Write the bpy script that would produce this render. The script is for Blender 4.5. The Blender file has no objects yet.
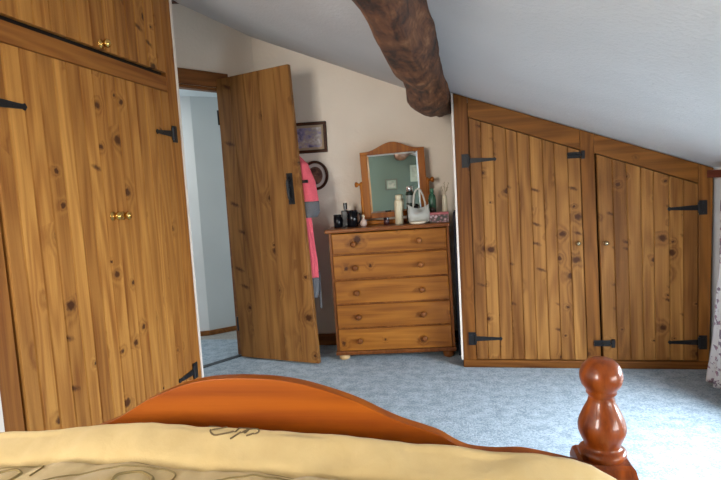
import bpy, bmesh, math, random
from mathutils import Vector, Matrix, noise as mnoise
random.seed(7)
R = math.radians
C = bpy.context.scene.collection
SC = bpy.context.scene

# ------------------------------------------------------------------ helpers
def newbm(): return bmesh.new()

def obj(name, bm, mat, parent=None, smooth=False, bevel=0.0, loc=None, segs=2, angle=35):
    bmesh.ops.recalc_face_normals(bm, faces=bm.faces)
    me = bpy.data.meshes.new(name); bm.to_mesh(me); bm.free()
    o = bpy.data.objects.new(name, me); C.objects.link(o)
    if mat:
        for m in (mat if isinstance(mat, (list, tuple)) else [mat]): me.materials.append(m)
    if parent: o.parent = parent
    if loc: o.location = loc
    if smooth:
        for p in me.polygons: p.use_smooth = True
    if bevel:
        b = o.modifiers.new('bevel', 'BEVEL'); b.width = bevel; b.segments = segs
        b.limit_method = 'ANGLE'; b.angle_limit = R(angle)
    return o

def thing(name, label, cat, loc=(0, 0, 0), rz=0.0, group=None):
    o = bpy.data.objects.new(name, None); C.objects.link(o); o.empty_display_size = .05
    o.location = loc; o.rotation_euler = (0, 0, rz)
    o['label'] = label; o['category'] = cat
    if group: o['group'] = group
    return o

def tag(o, label, cat, group=None):
    o['label'] = label; o['category'] = cat
    if group: o['group'] = group
    return o

def struct(name, bm, mat, **k):
    o = obj(name, bm, mat, **k); o['kind'] = 'structure'; return o

def box(bm, lo, hi, M=None):
    r = bmesh.ops.create_cube(bm, size=1.0)
    c = [(a + b) / 2 for a, b in zip(lo, hi)]; s = [abs(b - a) for a, b in zip(lo, hi)]
    for v in r['verts']:
        v.co = Vector((v.co.x * s[0] + c[0], v.co.y * s[1] + c[1], v.co.z * s[2] + c[2]))
        if M is not None: v.co = M @ v.co
    return r['verts']

def prism(bm, poly, y0, y1, M=None):
    """poly in (x,z) extruded along y"""
    f = [bm.verts.new((x, y0, z)) for x, z in poly]; b = [bm.verts.new((x, y1, z)) for x, z in poly]
    bm.faces.new(f); bm.faces.new(b[::-1]); n = len(poly)
    for i in range(n): bm.faces.new((f[i], b[i], b[(i + 1) % n], f[(i + 1) % n]))
    if M is not None:
        for v in f + b: v.co = M @ v.co

def lathe(bm, prof, seg=28, M=None, squash=1.0):
    rings = []
    for r, z in prof:
        if r < 1e-5: rings.append([bm.verts.new((0, 0, z))])
        else: rings.append([bm.verts.new((r * math.cos(2 * math.pi * i / seg), squash * r * math.sin(2 * math.pi * i / seg), z)) for i in range(seg)])
    for a, b in zip(rings, rings[1:]):
        for i in range(seg):
            j = (i + 1) % seg
            if len(a) == 1 and len(b) == 1: continue
            if len(a) == 1: bm.faces.new((a[0], b[i], b[j]))
            elif len(b) == 1: bm.faces.new((a[i], b[0], a[j]))
            else: bm.faces.new((a[i], b[i], b[j], a[j]))
    if len(rings[0]) > 1: bm.faces.new(rings[0])
    if len(rings[-1]) > 1: bm.faces.new(rings[-1][::-1])
    if M is not None:
        for rg in rings:
            for v in rg: v.co = M @ v.co

def tube(bm, pts, rad, seg=10, closed=False):
    pts = [Vector(p) for p in pts]; n = len(pts); rings = []
    if not isinstance(rad, (list, tuple)): rad = [rad] * n
    prev = None
    for i, p in enumerate(pts):
        if closed: t = (pts[(i + 1) % n] - pts[i - 1]).normalized()
        else: t = (pts[min(i + 1, n - 1)] - pts[max(i - 1, 0)]).normalized()
        if prev is None:
            a = Vector((0, 0, 1)) if abs(t.z) < .9 else Vector((1, 0, 0))
            u = t.cross(a).normalized()
        else: u = (prev - t * prev.dot(t)).normalized()
        prev = u; w = t.cross(u)
        rings.append([bm.verts.new(p + (u * math.cos(2 * math.pi * k / seg) + w * math.sin(2 * math.pi * k / seg)) * rad[i]) for k in range(seg)])
    m = n if closed else n - 1
    for i in range(m):
        a, b = rings[i], rings[(i + 1) % n]
        for k in range(seg): bm.faces.new((a[k], b[k], b[(k + 1) % seg], a[(k + 1) % seg]))
    if not closed:
        bm.faces.new(rings[0][::-1]); bm.faces.new(rings[-1])

def lerp_tab(tab, x):
    if x <= tab[0][0]: return tab[0][1]
    for (a, b), (c, d) in zip(tab, tab[1:]):
        if x <= c: return b + (d - b) * (x - a) / (c - a)
    return tab[-1][1]

# ------------------------------------------------------------------ materials
def nodes(name):
    m = bpy.data.materials.new(name); m.use_nodes = True
    nt = m.node_tree; nt.nodes.clear()
    out = nt.nodes.new('ShaderNodeOutputMaterial'); b = nt.nodes.new('ShaderNodeBsdfPrincipled')
    nt.links.new(b.outputs[0], out.inputs[0])
    return m, nt, b

def N(nt, t, **kw):
    n = nt.nodes.new(t)
    for k, v in kw.items():
        if k.startswith('_'): setattr(n, k[1:], v)
        else:
            key = int(k[1:]) if k[0] == 'i' and k[1:].isdigit() else k
            n.inputs[key].default_value = v
    return n

def mth(nt, op, a, b=None, clamp=False):
    n = nt.nodes.new('ShaderNodeMath'); n.operation = op; n.use_clamp = clamp
    for i, v in enumerate((a, b)):
        if v is None: continue
        if isinstance(v, (int, float)): n.inputs[i].default_value = v
        else: nt.links.new(v, n.inputs[i])
    return n.outputs[0]

def ramp(nt, fac, stops):
    n = nt.nodes.new('ShaderNodeValToRGB'); e = n.color_ramp.elements
    while len(e) < len(stops): e.new(.5)
    for i, (p, c) in enumerate(stops):
        e[i].position = p; e[i].color = (*c, 1) if len(c) == 3 else c
    nt.links.new(fac, n.inputs[0]); return n.outputs[0]

def mix(nt, fac, a, b, mode='MIX'):
    n = nt.nodes.new('ShaderNodeMix'); n.data_type = 'RGBA'; n.blend_type = mode
    for s, v in ((0, fac), (6, a), (7, b)):
        if isinstance(v, (int, float)): n.inputs[s].default_value = v
        elif isinstance(v, tuple): n.inputs[s].default_value = (*v, 1)
        else: nt.links.new(v, n.inputs[s])
    return n.outputs[2]

def plain(name, col, rough=.6, metal=0.0, spec=None, trans=0.0, bump=0.0, bscale=60, var=0.0):
    m, nt, b = nodes(name)
    b.inputs['Roughness'].default_value = rough; b.inputs['Metallic'].default_value = metal
    b.inputs['Base Color'].default_value = (*col, 1)
    if spec is not None: b.inputs['Specular IOR Level'].default_value = spec
    if trans: b.inputs['Transmission Weight'].default_value = trans
    if bump or var:
        tc = N(nt, 'ShaderNodeTexCoord'); nz = N(nt, 'ShaderNodeTexNoise', Scale=bscale, Detail=4.0)
        nt.links.new(tc.outputs['Object'], nz.inputs['Vector'])
        if bump:
            bp = N(nt, 'ShaderNodeBump', Strength=bump, Distance=.004)
            nt.links.new(nz.outputs[0], bp.inputs['Height']); nt.links.new(bp.outputs[0], b.inputs['Normal'])
        if var:
            c = ramp(nt, nz.outputs[0], [(.3, tuple(x * (1 - var) for x in col)), (.7, tuple(min(1, x * (1 + var)) for x in col))])
            nt.links.new(c, b.inputs['Base Color'])
    return m

def wood(name, light, dark, knot=(.048, .010, .002), axis='z', rough=.5, knots=.24, kscale=6.5, grain=1.0, tint=.18, coat=0.0, seed=0.0):
    m, nt, b = nodes(name)
    tc = N(nt, 'ShaderNodeTexCoord'); at = N(nt, 'ShaderNodeAttribute', _attribute_name='bid')
    oi = N(nt, 'ShaderNodeObjectInfo')
    sep = N(nt, 'ShaderNodeSeparateXYZ'); nt.links.new(tc.outputs['Object'], sep.inputs[0])
    o = {'x': (2, 1, 0), 'y': (0, 2, 1), 'z': (0, 1, 2)}[axis]
    bid = mth(nt, 'ADD', mth(nt, 'ADD', at.outputs['Fac'], seed), mth(nt, 'MULTIPLY', oi.outputs['Random'], 7.0))
    across = mth(nt, 'ADD', sep.outputs[o[0]], mth(nt, 'MULTIPLY', bid, 3.17))
    deep = mth(nt, 'ADD', sep.outputs[o[1]], mth(nt, 'MULTIPLY', bid, 1.31))
    along = mth(nt, 'ADD', sep.outputs[o[2]], mth(nt, 'MULTIPLY', bid, 5.71))
    def vec(sa, sd, sl):
        c = N(nt, 'ShaderNodeCombineXYZ')
        nt.links.new(mth(nt, 'MULTIPLY', across, sa), c.inputs[0]); nt.links.new(mth(nt, 'MULTIPLY', deep, sd), c.inputs[1])
        nt.links.new(mth(nt, 'MULTIPLY', along, sl), c.inputs[2]); return c.outputs[0]
    # knots: sparse ellipses, seen as round discs cut by the surface
    vo = N(nt, 'ShaderNodeTexVoronoi', _voronoi_dimensions='2D', Scale=1.0, Randomness=1.0)
    kc = N(nt, 'ShaderNodeCombineXYZ'); nt.links.new(mth(nt, 'MULTIPLY', across, kscale * .95), kc.inputs[0]); nt.links.new(mth(nt, 'MULTIPLY', along, kscale * 1.1), kc.inputs[1])
    nt.links.new(kc.outputs[0], vo.inputs['Vector'])
    wob = N(nt, 'ShaderNodeTexNoise', Scale=1.0, Detail=2.0); nt.links.new(vec(90, 5, 60), wob.inputs['Vector'])
    d = mth(nt, 'ADD', vo.outputs['Distance'], mth(nt, 'MULTIPLY', mth(nt, 'SUBTRACT', wob.outputs[0], .5), .13))
    sc = N(nt, 'ShaderNodeSeparateColor'); nt.links.new(vo.outputs['Color'], sc.inputs[0])
    gate = mth(nt, 'LESS_THAN', sc.outputs[0], knots)
    size = mth(nt, 'ADD', .35, mth(nt, 'MULTIPLY', mth(nt, 'POWER', sc.outputs[1], 2.0), 1.25))
    dn = mth(nt, 'DIVIDE', d, size)
    kcore = mth(nt, 'MULTIPLY', mth(nt, 'SUBTRACT', 1.0, mth(nt, 'MULTIPLY', mth(nt, 'SUBTRACT', dn, .060), 17.0), True), gate)
    khalo = mth(nt, 'MULTIPLY', mth(nt, 'POWER', mth(nt, 'SUBTRACT', 1.0, mth(nt, 'MULTIPLY', dn, 2.2), True), 2.2), gate)
    # spike knots: short dark strokes lying across the grain
    v2 = N(nt, 'ShaderNodeTexVoronoi', _voronoi_dimensions='2D', Scale=1.0, Randomness=1.0)
    k2 = N(nt, 'ShaderNodeCombineXYZ'); nt.links.new(mth(nt, 'ADD', mth(nt, 'MULTIPLY', across, kscale * .55), 9.3), k2.inputs[0]); nt.links.new(mth(nt, 'ADD', mth(nt, 'MULTIPLY', along, kscale * 1.5), mth(nt, 'MULTIPLY', across, kscale * .5)), k2.inputs[1])
    nt.links.new(k2.outputs[0], v2.inputs['Vector']); s2 = N(nt, 'ShaderNodeSeparateColor'); nt.links.new(v2.outputs['Color'], s2.inputs[0])
    d2 = mth(nt, 'ADD', v2.outputs['Distance'], mth(nt, 'MULTIPLY', mth(nt, 'SUBTRACT', wob.outputs[0], .5), .16))
    kspike = mth(nt, 'MULTIPLY', mth(nt, 'MULTIPLY', mth(nt, 'SUBTRACT', 1.0, mth(nt, 'MULTIPLY', mth(nt, 'SUBTRACT', d2, .03), 9.0), True), mth(nt, 'LESS_THAN', s2.outputs[0], knots * .42)), .85)
    # cathedral grain bent round the knots
    fld = N(nt, 'ShaderNodeTexNoise', Scale=1.0, Detail=1.5); nt.links.new(vec(9 * grain, 9, .8 * grain), fld.inputs['Vector'])
    f = mth(nt, 'ADD', fld.outputs[0], mth(nt, 'MULTIPLY', khalo, .35))
    rings = mth(nt, 'ADD', mth(nt, 'MULTIPLY', mth(nt, 'SINE', mth(nt, 'MULTIPLY', f, 48.0)), .5), .5)
    st = N(nt, 'ShaderNodeTexNoise', Scale=1.0, Detail=5.0, Roughness=.65); nt.links.new(vec(140 * grain, 140, 3.2), st.inputs['Vector'])
    big = N(nt, 'ShaderNodeTexNoise', Scale=1.0, Detail=2.0); nt.links.new(vec(22, 10, 1.1), big.inputs['Vector'])
    g = mth(nt, 'ADD', mth(nt, 'ADD', mth(nt, 'MULTIPLY', rings, .17), mth(nt, 'MULTIPLY', st.outputs[0], .38)), mth(nt, 'MULTIPLY', big.outputs[0], .68))
    col = ramp(nt, g, [(.38, light), (.60, tuple((a * .55 + c * .45) for a, c in zip(light, dark))), (.84, dark)])
    wn = N(nt, 'ShaderNodeTexWhiteNoise', _noise_dimensions='1D'); nt.links.new(bid, wn.inputs['W'])
    tn = mth(nt, 'ADD', 1.0 - tint, mth(nt, 'MULTIPLY', wn.outputs[0], tint * 2))
    cmb = N(nt, 'ShaderNodeCombineColor')
    nt.links.new(tn, cmb.inputs[0]); nt.links.new(mth(nt, 'POWER', tn, 1.25), cmb.inputs[1]); nt.links.new(mth(nt, 'POWER', tn, 1.4), cmb.inputs[2])
    col = mix(nt, 1.0, col, cmb.outputs[0], 'MULTIPLY')
    col = mix(nt, mth(nt, 'MULTIPLY', khalo, .6), col, tuple(x * .55 for x in dark))
    col = mix(nt, mth(nt, 'MULTIPLY', kcore, .88), col, knot)
    col = mix(nt, kspike, col, knot)
    nt.links.new(col, b.inputs['Base Color'])
    b.inputs['Roughness'].default_value = rough; b.inputs['Specular IOR Level'].default_value = .22
    if coat:
        b.inputs['Coat Weight'].default_value = coat; b.inputs['Coat Roughness'].default_value = .12
    bp = N(nt, 'ShaderNodeBump', Strength=.12, Distance=.002)
    nt.links.new(g, bp.inputs['Height']); nt.links.new(bp.outputs[0], b.inputs['Normal'])
    return m

PINE = dict(light=(.57, .265, .060), dark=(.27, .092, .016))
W_board = wood('pine_boards', **PINE)
W_rail_x = wood('pine_rail', (.40, .160, .032), (.20, .062, .011), axis='x', knots=.12)
W_stile = wood('pine_stile', (.40, .160, .032), (.20, .062, .011), axis='z', knots=.12)
CUP = dict(light=(.39, .175, .045), dark=(.15, .052, .010))
C_board = wood('cupboard_boards', knots=.46, kscale=7.0, seed=3.3, tint=.30, **CUP)
C_rail = wood('cupboard_rail', (.29, .110, .019), (.125, .040, .006), axis='x', knots=.10, seed=5.1)
C_stile = wood('cupboard_stile', (.29, .110, .019), (.125, .040, .006), axis='z', knots=.12, seed=2.7)
D_board = wood('door_boards', (.36, .165, .045), (.165, .062, .014), knots=.42, kscale=5.0, seed=9.2, tint=.10)
L_wood = wood('lintel_wood', (.30, .115, .030), (.13, .042, .010), axis='x', knots=.05, seed=1.9)
H_front = wood('chest_front', (.42, .160, .022), (.205, .062, .008), axis='x', knots=.30, kscale=5.0, seed=4.4, tint=.07, rough=.38, coat=.15)
H_body = wood('chest_body', (.27, .092, .020), (.12, .034, .007), axis='z', knots=.1, seed=6.4, rough=.38)
H_top = wood('chest_top', (.27, .088, .020), (.12, .032, .007), axis='x', knots=0, seed=8.4, rough=.35, coat=.2)
M_wood = wood('mirror_frame_wood', (.48, .165, .014), (.25, .066, .006), axis='z', knots=0, seed=7.7, rough=.45, coat=.0)
B_wood = wood('bed_pine', (.34, .082, .004), (.18, .032, .002), axis='x', knots=.0, seed=2.2, rough=.4, coat=.1, grain=.7, tint=.04)
B_post = wood('bed_post_pine', (.34, .072, .006), (.07, .010, .001), axis='z', knots=.0, seed=5.2, rough=.35, coat=.45, grain=.9, tint=.04)
B_bun = wood('pale_bun_foot', (.62, .42, .22), (.45, .26, .10), axis='z', knots=0)
IRON = plain('black_iron', (.012, .012, .014), .45, .3, bump=.2, bscale=120)
BRASS = plain('polished_brass', (.72, .47, .14), .16, 1.0)
AGED = plain('aged_brass', (.55, .48, .33), .2, 1.0)
WHITE_EDGE = plain('white_edge_paint', (.86, .78, .70), .5)
GAP_SHADE = plain('gap_shade_black', (.02, .012, .008), .9)  # near-black paint standing in for the shade inside the door gaps

def plaster(name, col, strength=.5, scale=45, var=.03):
    m, nt, b = nodes(name)
    tc = N(nt, 'ShaderNodeTexCoord')
    n1 = N(nt, 'ShaderNodeTexNoise', Scale=scale, Detail=6.0, Roughness=.6); n2 = N(nt, 'ShaderNodeTexNoise', Scale=2.2, Detail=2.0)
    for n in (n1, n2): nt.links.new(tc.outputs['Object'], n.inputs['Vector'])
    c = ramp(nt, n2.outputs[0], [(.35, tuple(x * (1 - var) for x in col)), (.65, tuple(min(1, x * (1 + var)) for x in col))])
    nt.links.new(c, b.inputs['Base Color']); b.inputs['Roughness'].default_value = .9
    h = mth(nt, 'ADD', n1.outputs[0], mth(nt, 'MULTIPLY', n2.outputs[0], 1.5))
    bp = N(nt, 'ShaderNodeBump', Strength=strength, Distance=.006)
    nt.links.new(h, bp.inputs['Height']); nt.links.new(bp.outputs[0], b.inputs['Normal'])
    return m
P_wall = plaster('gable_plaster', (.82, .72, .60), .35)
P_white = plaster('white_plaster', (.74, .74, .73), .35)
P_ceil = plaster('ceiling_plaster', (.65, .645, .64), .75, 60)
P_hall = plaster('hall_plaster', (.68, .72, .72), .2)
P_teal = plaster('teal_plaster', (.135, .19, .168), .2)

def carpet(name, ca, cb):
    m, nt, b = nodes(name)
    tc = N(nt, 'ShaderNodeTexCoord')
    n1 = N(nt, 'ShaderNodeTexNoise', Scale=85, Detail=5.0, Roughness=.8); n2 = N(nt, 'ShaderNodeTexNoise', Scale=16, Detail=5.0, Roughness=.65)
    for n in (n1, n2): nt.links.new(tc.outputs['Object'], n.inputs['Vector'])
    f = mth(nt, 'ADD', mth(nt, 'MULTIPLY', n1.outputs[0], .75), mth(nt, 'MULTIPLY', n2.outputs[0], .45))
    nt.links.new(ramp(nt, f, [(.50, ca), (.70, cb)]), b.inputs['Base Color'])
    b.inputs['Roughness'].default_value = 1.0; b.inputs['Specular IOR Level'].default_value = .1
    b.inputs['Sheen Weight'].default_value = .2
    bp = N(nt, 'ShaderNodeBump', Strength=.9, Distance=.012)
    nt.links.new(f, bp.inputs['Height']); nt.links.new(bp.outputs[0], b.inputs['Normal'])
    return m
CARPET = carpet('blue_grey_carpet', (.185, .255, .325), (.46, .55, .625))
HALLCARPET = carpet('hall_carpet', (.26, .25, .23), (.42, .40, .37))

# ------------------------------------------------------------------ camera (1.15 m above the floor, at the head of the bed)
CZ = 1.15; FPX = 541.0
p, r, yaw = R(5.3), R(-3.3), R(11.7)
rt = Vector((1, 0, 0)); fw = Vector((0, math.cos(p), -math.sin(p))); up = Vector((0, math.sin(p), math.cos(p)))
r2 = rt * math.cos(r) + up * math.sin(r); u2 = -rt * math.sin(r) + up * math.cos(r)
Zr = Matrix.Rotation(yaw, 3, 'Z'); r2, u2, fw = Zr @ r2, Zr @ u2, Zr @ fw
cam = bpy.data.cameras.new('camera'); co = bpy.data.objects.new('camera', cam); C.objects.link(co)
cam.sensor_fit = 'HORIZONTAL'; cam.sensor_width = 36; cam.lens = FPX / 721 * 36; cam.clip_start = .05
co.matrix_world = Matrix(((r2.x, u2.x, -fw.x, 0), (r2.y, u2.y, -fw.y, 0), (r2.z, u2.z, -fw.z, CZ), (0, 0, 0, 1)))
SC.camera = co

# ------------------------------------------------------------------ the room
def ceil_z(x): return 1.703 - (.38 if x > -.08 else .415) * (x + .08)
def gable_y(x): return 3.86 + .08 * (x + 1.1)
KX = 1.35            # knee wall under the eaves
FY = -1.3            # wall behind the camera
LX = -2.15           # wall behind the wardrobe

bm = newbm(); box(bm, (-2.2, FY - .05, -.1), (1.45, 4.0, 0)); struct('floor', bm, CARPET)
bm = newbm()
xs = [1.5, 1.35, 1.0, .6, .2, -.08, -.5, -.9, -1.3, -1.7, -2.05, -2.3]
ys = [FY - .1 + i * .3 for i in range(19)]
g = [[bm.verts.new((x, y, ceil_z(x) + .012 * mnoise.noise((x * 1.3, y * 1.1, 3)) * (1 if -1.2 < x < 1.2 and y < 3.2 else .2))) for y in ys] for x in xs]
for i in range(len(xs) - 1):
    for j in range(len(ys) - 1): bm.faces.new((g[i][j], g[i + 1][j], g[i + 1][j + 1], g[i][j + 1]))
o = struct('ceiling', bm, P_ceil, smooth=True)
s = o.modifiers.new('solid', 'SOLIDIFY'); s.thickness = .05; s.offset = 1

bm = newbm()   # gable
x0, x1 = -1.60, 1.42
pts = [(x0, -.02), (x1, -.02), (x1, ceil_z(x1) + .06), (-.08, ceil_z(-.08) + .06), (x0, ceil_z(x0) + .06)]
f = [bm.verts.new((x, gable_y(x), z)) for x, z in pts]; b_ = [bm.verts.new((x, gable_y(x) + .1, z)) for x, z in pts]
bm.faces.new(f); bm.faces.new(b_[::-1])
for i in range(5): bm.faces.new((f[i], b_[i], b_[(i + 1) % 5], f[(i + 1) % 5]))
struct('wall_back', bm, P_wall)
bm = newbm()
pts = [(-1.52, 0), (-.11, 0), (-.11, .085), (-1.52, .085)]
f = [bm.verts.new((x, gable_y(x) - .016, z)) for x, z in pts]; b_ = [bm.verts.new((x, gable_y(x) + .002, z)) for x, z in pts]
bm.faces.new(f); bm.faces.new(b_[::-1])
for i in range(4): bm.faces.new((f[i], b_[i], b_[(i + 1) % 4], f[(i + 1) % 4]))
struct('baseboard_back', bm, L_wood)

# oblique wall with the doorway: local x runs along the wall to the right, y away from the room
DW = Matrix.Translation((-1.686, 3.548, 0)) @ Matrix.Rotation(R(58.5), 4, 'Z')
HX0, HX1, HZ = -.70, .052, 1.905
bm = newbm()
for a, b2, z0, z1 in ((HX1, .36, -.02, 2.5), (-.86, HX0, -.02, 2.6), (HX0, HX1, HZ, 2.6)):
    box(bm, (a, 0, z0), (b2, .055, z1), DW)
struct('wall_doorway', bm, P_wall)
bm = newbm()
for a, b2, z0, z1 in ((HX0 - .1, .088, HZ, HZ + .10), (HX1 + .012, .088, 0, HZ), (HX0 - .1, HX0, 0, HZ)):
    box(bm, (a, -.02, z0), (b2, .0, z1))
for a, b2, z0, z1 in ((HX1 - .012, HX1, 0, HZ), (HX0, HX0 + .022, 0, HZ), (HX0 + .022, HX1 - .012, HZ - .022, HZ)):
    box(bm, (a, -.002, z0), (b2, .058, z1))
o = struct('trim_1', bm, L_wood, bevel=.004); o.matrix_world = DW
bm = newbm(); box(bm, (HX0, -.01, 0), (HX1, .03, .006)); o = struct('trim_2', bm, plain('threshold_strip', (.05, .06, .07), .4, .5)); o.matrix_world = DW

bm = newbm(); box(bm, (LX - .1, FY, -.02), (LX, 2.9, 2.7)); struct('wall_left', bm, P_white)
FWIN = (-1.95, -1.02, .85, 1.85)  # unseen front window, added to brighten gable and cupboard
bm = newbm(); xa, xb, za, zb = FWIN
for lo, hi in (((LX - .1, -.02), (xa, 2.7)), ((xa, -.02), (xb, za)), ((xa, zb), (xb, 2.7)), ((xb, -.02), (1.5, 2.7))): box(bm, (lo[0], FY - .12, lo[1]), (hi[0], FY, hi[1]))
struct('wall_front', bm, P_teal)

# knee wall, two low windows; the one by the bed added to light it
WINS = [(1.25, 2.60, .30, 1.00), (-.75, .65, .30, 1.00)]
bm = newbm()
ycur = FY
for (ya, yb, za, zb) in sorted(WINS):
    box(bm, (KX, ycur, -.02), (KX + .16, ya, 1.22)); box(bm, (KX, ya, -.02), (KX + .16, yb, za)); box(bm, (KX, ya, zb), (KX + .16, yb, 1.22)); ycur = yb
box(bm, (KX, ycur, -.02), (KX + .16, 4.05, 1.22))
struct('wall_right', bm, P_white)
GLASS, nt, b = nodes('window_glass')
nt.nodes.remove(b); tr = N(nt, 'ShaderNodeBsdfTransparent'); gl = N(nt, 'ShaderNodeBsdfGlossy', Roughness=.02); mx = N(nt, 'ShaderNodeMixShader', i0=.06)
nt.links.new(tr.outputs[0], mx.inputs[1]); nt.links.new(gl.outputs[0], mx.inputs[2]); nt.links.new(mx.outputs[0], nt.nodes['Material Output'].inputs[0])
WPAINT = plain('window_paint', (.8, .8, .78), .4)
for k, (ya, yb, za, zb) in enumerate(WINS):
    bm = newbm(); t = .045
    for lo, hi in (((ya + t, za), (yb - t, za + t)), ((ya + t, zb - t), (yb - t, zb)), ((ya, za), (ya + t, zb)), ((yb - t, za), (yb, zb)), (((ya + yb) / 2 - .02, za + t), ((ya + yb) / 2 + .02, zb - t))):
        box(bm, (KX + .08, lo[0], lo[1]), (KX + .13, hi[0], hi[1]))
    w = struct('window_%d' % (k + 1), bm, WPAINT, bevel=.004)  # the second one is unseen, added for its light
    bm = newbm(); box(bm, (KX + .102, ya + t, za + t), (KX + .106, yb - t, zb - t)); obj('pane', bm, GLASS, w)
    bm = newbm(); box(bm, (KX - .03, ya - .03, za - .025), (KX + .0795, yb + .03, za + .004)); obj('sill', bm, WPAINT, w, bevel=.005)

xa, xb, za, zb = FWIN; t = .05; bm = newbm()
for lo, hi in (((xa + t, za), (xb - t, za + t)), ((xa + t, zb - t), (xb - t, zb)), ((xa, za), (xa + t, zb)), ((xb - t, za), (xb, zb)), (((xa + xb) / 2 - .02, za + t), ((xa + xb) / 2 + .02, zb - t))):
    box(bm, (lo[0], FY - .10, lo[1]), (hi[0], FY - .06, hi[1]))
w = struct('window_3', bm, WPAINT, bevel=.004)  # added window frame behind the camera
bm = newbm(); box(bm, (xa + t, FY - .083, za + t), (xb - t, FY - .079, zb - t)); obj('pane', bm, GLASS, w)
bm = newbm(); box(bm, (xa - .03, FY - .0595, za - .025), (xb + .03, FY + .03, za + .004)); obj('sill', bm, WPAINT, w, bevel=.005)

# landing beyond the doorway
bm = newbm(); box(bm, (-3.6, 2.4, -.12), (-1.35, 5.0, -.002)); struct('floor_landing', bm, HALLCARPET)
hc = Vector((-2.203, 4.134, 0)); HA = R(43.7)
MH = Matrix.Translation(hc) @ Matrix.Rotation(HA, 4, 'Z')
bm = newbm(); box(bm, (0, 0, -.02), (1.1, .1, 2.3), MH); struct('wall_landing', bm, P_hall)
MH2 = Matrix.Translation(hc) @ Matrix.Rotation(R(20), 4, 'Z')
bm = newbm(); box(bm, (-1.3, 0, -.02), (0, .1, 2.3), MH2); struct('wall_landing_left', bm, plaster('hall_white', (.80, .82, .82), .15))
bm = newbm(); box(bm, (0, -.012, 0), (1.1, .002, .04), MH); box(bm, (-1.3, -.012, 0), (0, .002, .04), MH2); struct('baseboard_landing', bm, L_wood)
bm = newbm(); box(bm, (-1.9, .056, 1.985), (.9, 1.6, 2.05), DW); struct('ceiling_landing', bm, plaster('hall_ceiling', (.80, .86, .88), .1))
bm = newbm(); box(bm, (-3.6, 2.35, 0), (-3.5, 5.0, 2.0)); struct('wall_landing_far', bm, P_hall)

# ------------------------------------------------------------------ rough log purlin
def log_beam(name, axis_pts, mat, seg=26, chunk=.03, seed=1.0):
    """axis_pts: (x, y, z, rx, rz)"""
    bm = newbm(); rings = []
    for (x, y, z, rx, rz) in axis_pts:
        ring = []
        for k in range(seg):
            a = 2 * math.pi * k / seg
            n = mnoise.noise((math.cos(a) * 1.2 + seed, math.sin(a) * 1.2, y * 2.2)) * chunk + mnoise.noise((math.cos(a) * 3, math.sin(a) * 3 + seed, y * 7)) * chunk * .35
            flat = -.012 * max(0, math.cos(3 * a + y))
            ring.append(bm.verts.new((x + (rx + n + flat) * math.cos(a), y, z + (rz + n + flat) * math.sin(a))))
        rings.append(ring)
    for a, b2 in zip(rings, rings[1:]):
        for k in range(seg): bm.faces.new((a[k], b2[k], b2[(k + 1) % seg], a[(k + 1) % seg]))
    bm.faces.new(rings[0][::-1]); bm.faces.new(rings[-1])
    o = struct(name, bm, mat, smooth=True)
    return o
LOG, nt, b = nodes('old_log')
tc = N(nt, 'ShaderNodeTexCoord'); mp = N(nt, 'ShaderNodeMapping'); mp.inputs['Scale'].default_value = (9, 1.6, 9)
n1 = N(nt, 'ShaderNodeTexNoise', Scale=2.6, Detail=8.0, Roughness=.7, Distortion=.6); n2 = N(nt, 'ShaderNodeTexNoise', Scale=5.0, Detail=5.0, Roughness=.7)
nt.links.new(tc.outputs['Object'], mp.inputs[0]); nt.links.new(mp.outputs[0], n1.inputs['Vector']); nt.links.new(tc.outputs['Object'], n2.inputs['Vector'])
f_ = mth(nt, 'ADD', mth(nt, 'MULTIPLY', n1.outputs[0], .6), mth(nt, 'MULTIPLY', n2.outputs[0], .5))
nt.links.new(ramp(nt, f_, [(.44, (.012, .005, .003)), (.52, (.085, .028, .011)), (.60, (.20, .075, .028)), (.70, (.42, .21, .10))]), b.inputs['Base Color'])
b.inputs['Roughness'].default_value = .6
bp = N(nt, 'ShaderNodeBump', Strength=1.0, Distance=.03); nt.links.new(f_, bp.inputs['Height']); nt.links.new(bp.outputs[0], b.inputs['Normal'])
ax = []
for i in range(60):
    y = FY + (3.98 - FY) * i / 59
    tend = max(0, (y - 3.45) / .5)
    lump = .022 * math.exp(-((y - 3.12) / .20) ** 2) + .012 * math.exp(-((y - 2.35) / .15) ** 2)
    rr = .104 + .004 * math.sin(y * 2.1) + lump - .044 * min(1, tend)
    ax.append((-.208 - lump * .6 + .042 * tend, y, 1.698, rr, rr + .006))
o = log_beam('ceiling_beam', ax, LOG, seed=2.0, chunk=.020)
tag(o, 'rough dark log beam running under the sloping ceiling to the gable', 'beam')
ax = [(-1.86 + .01 * math.sin(y * 2), y, 2.475, .085, .085) for y in [FY + i * (3.45 - FY) / 30 for i in range(31)]]
o = log_beam('ridge_beam', ax, LOG, seed=5.0, chunk=.015)
tag(o, 'small dark end of a roof beam above the tall wardrobe corner', 'beam')

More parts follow.
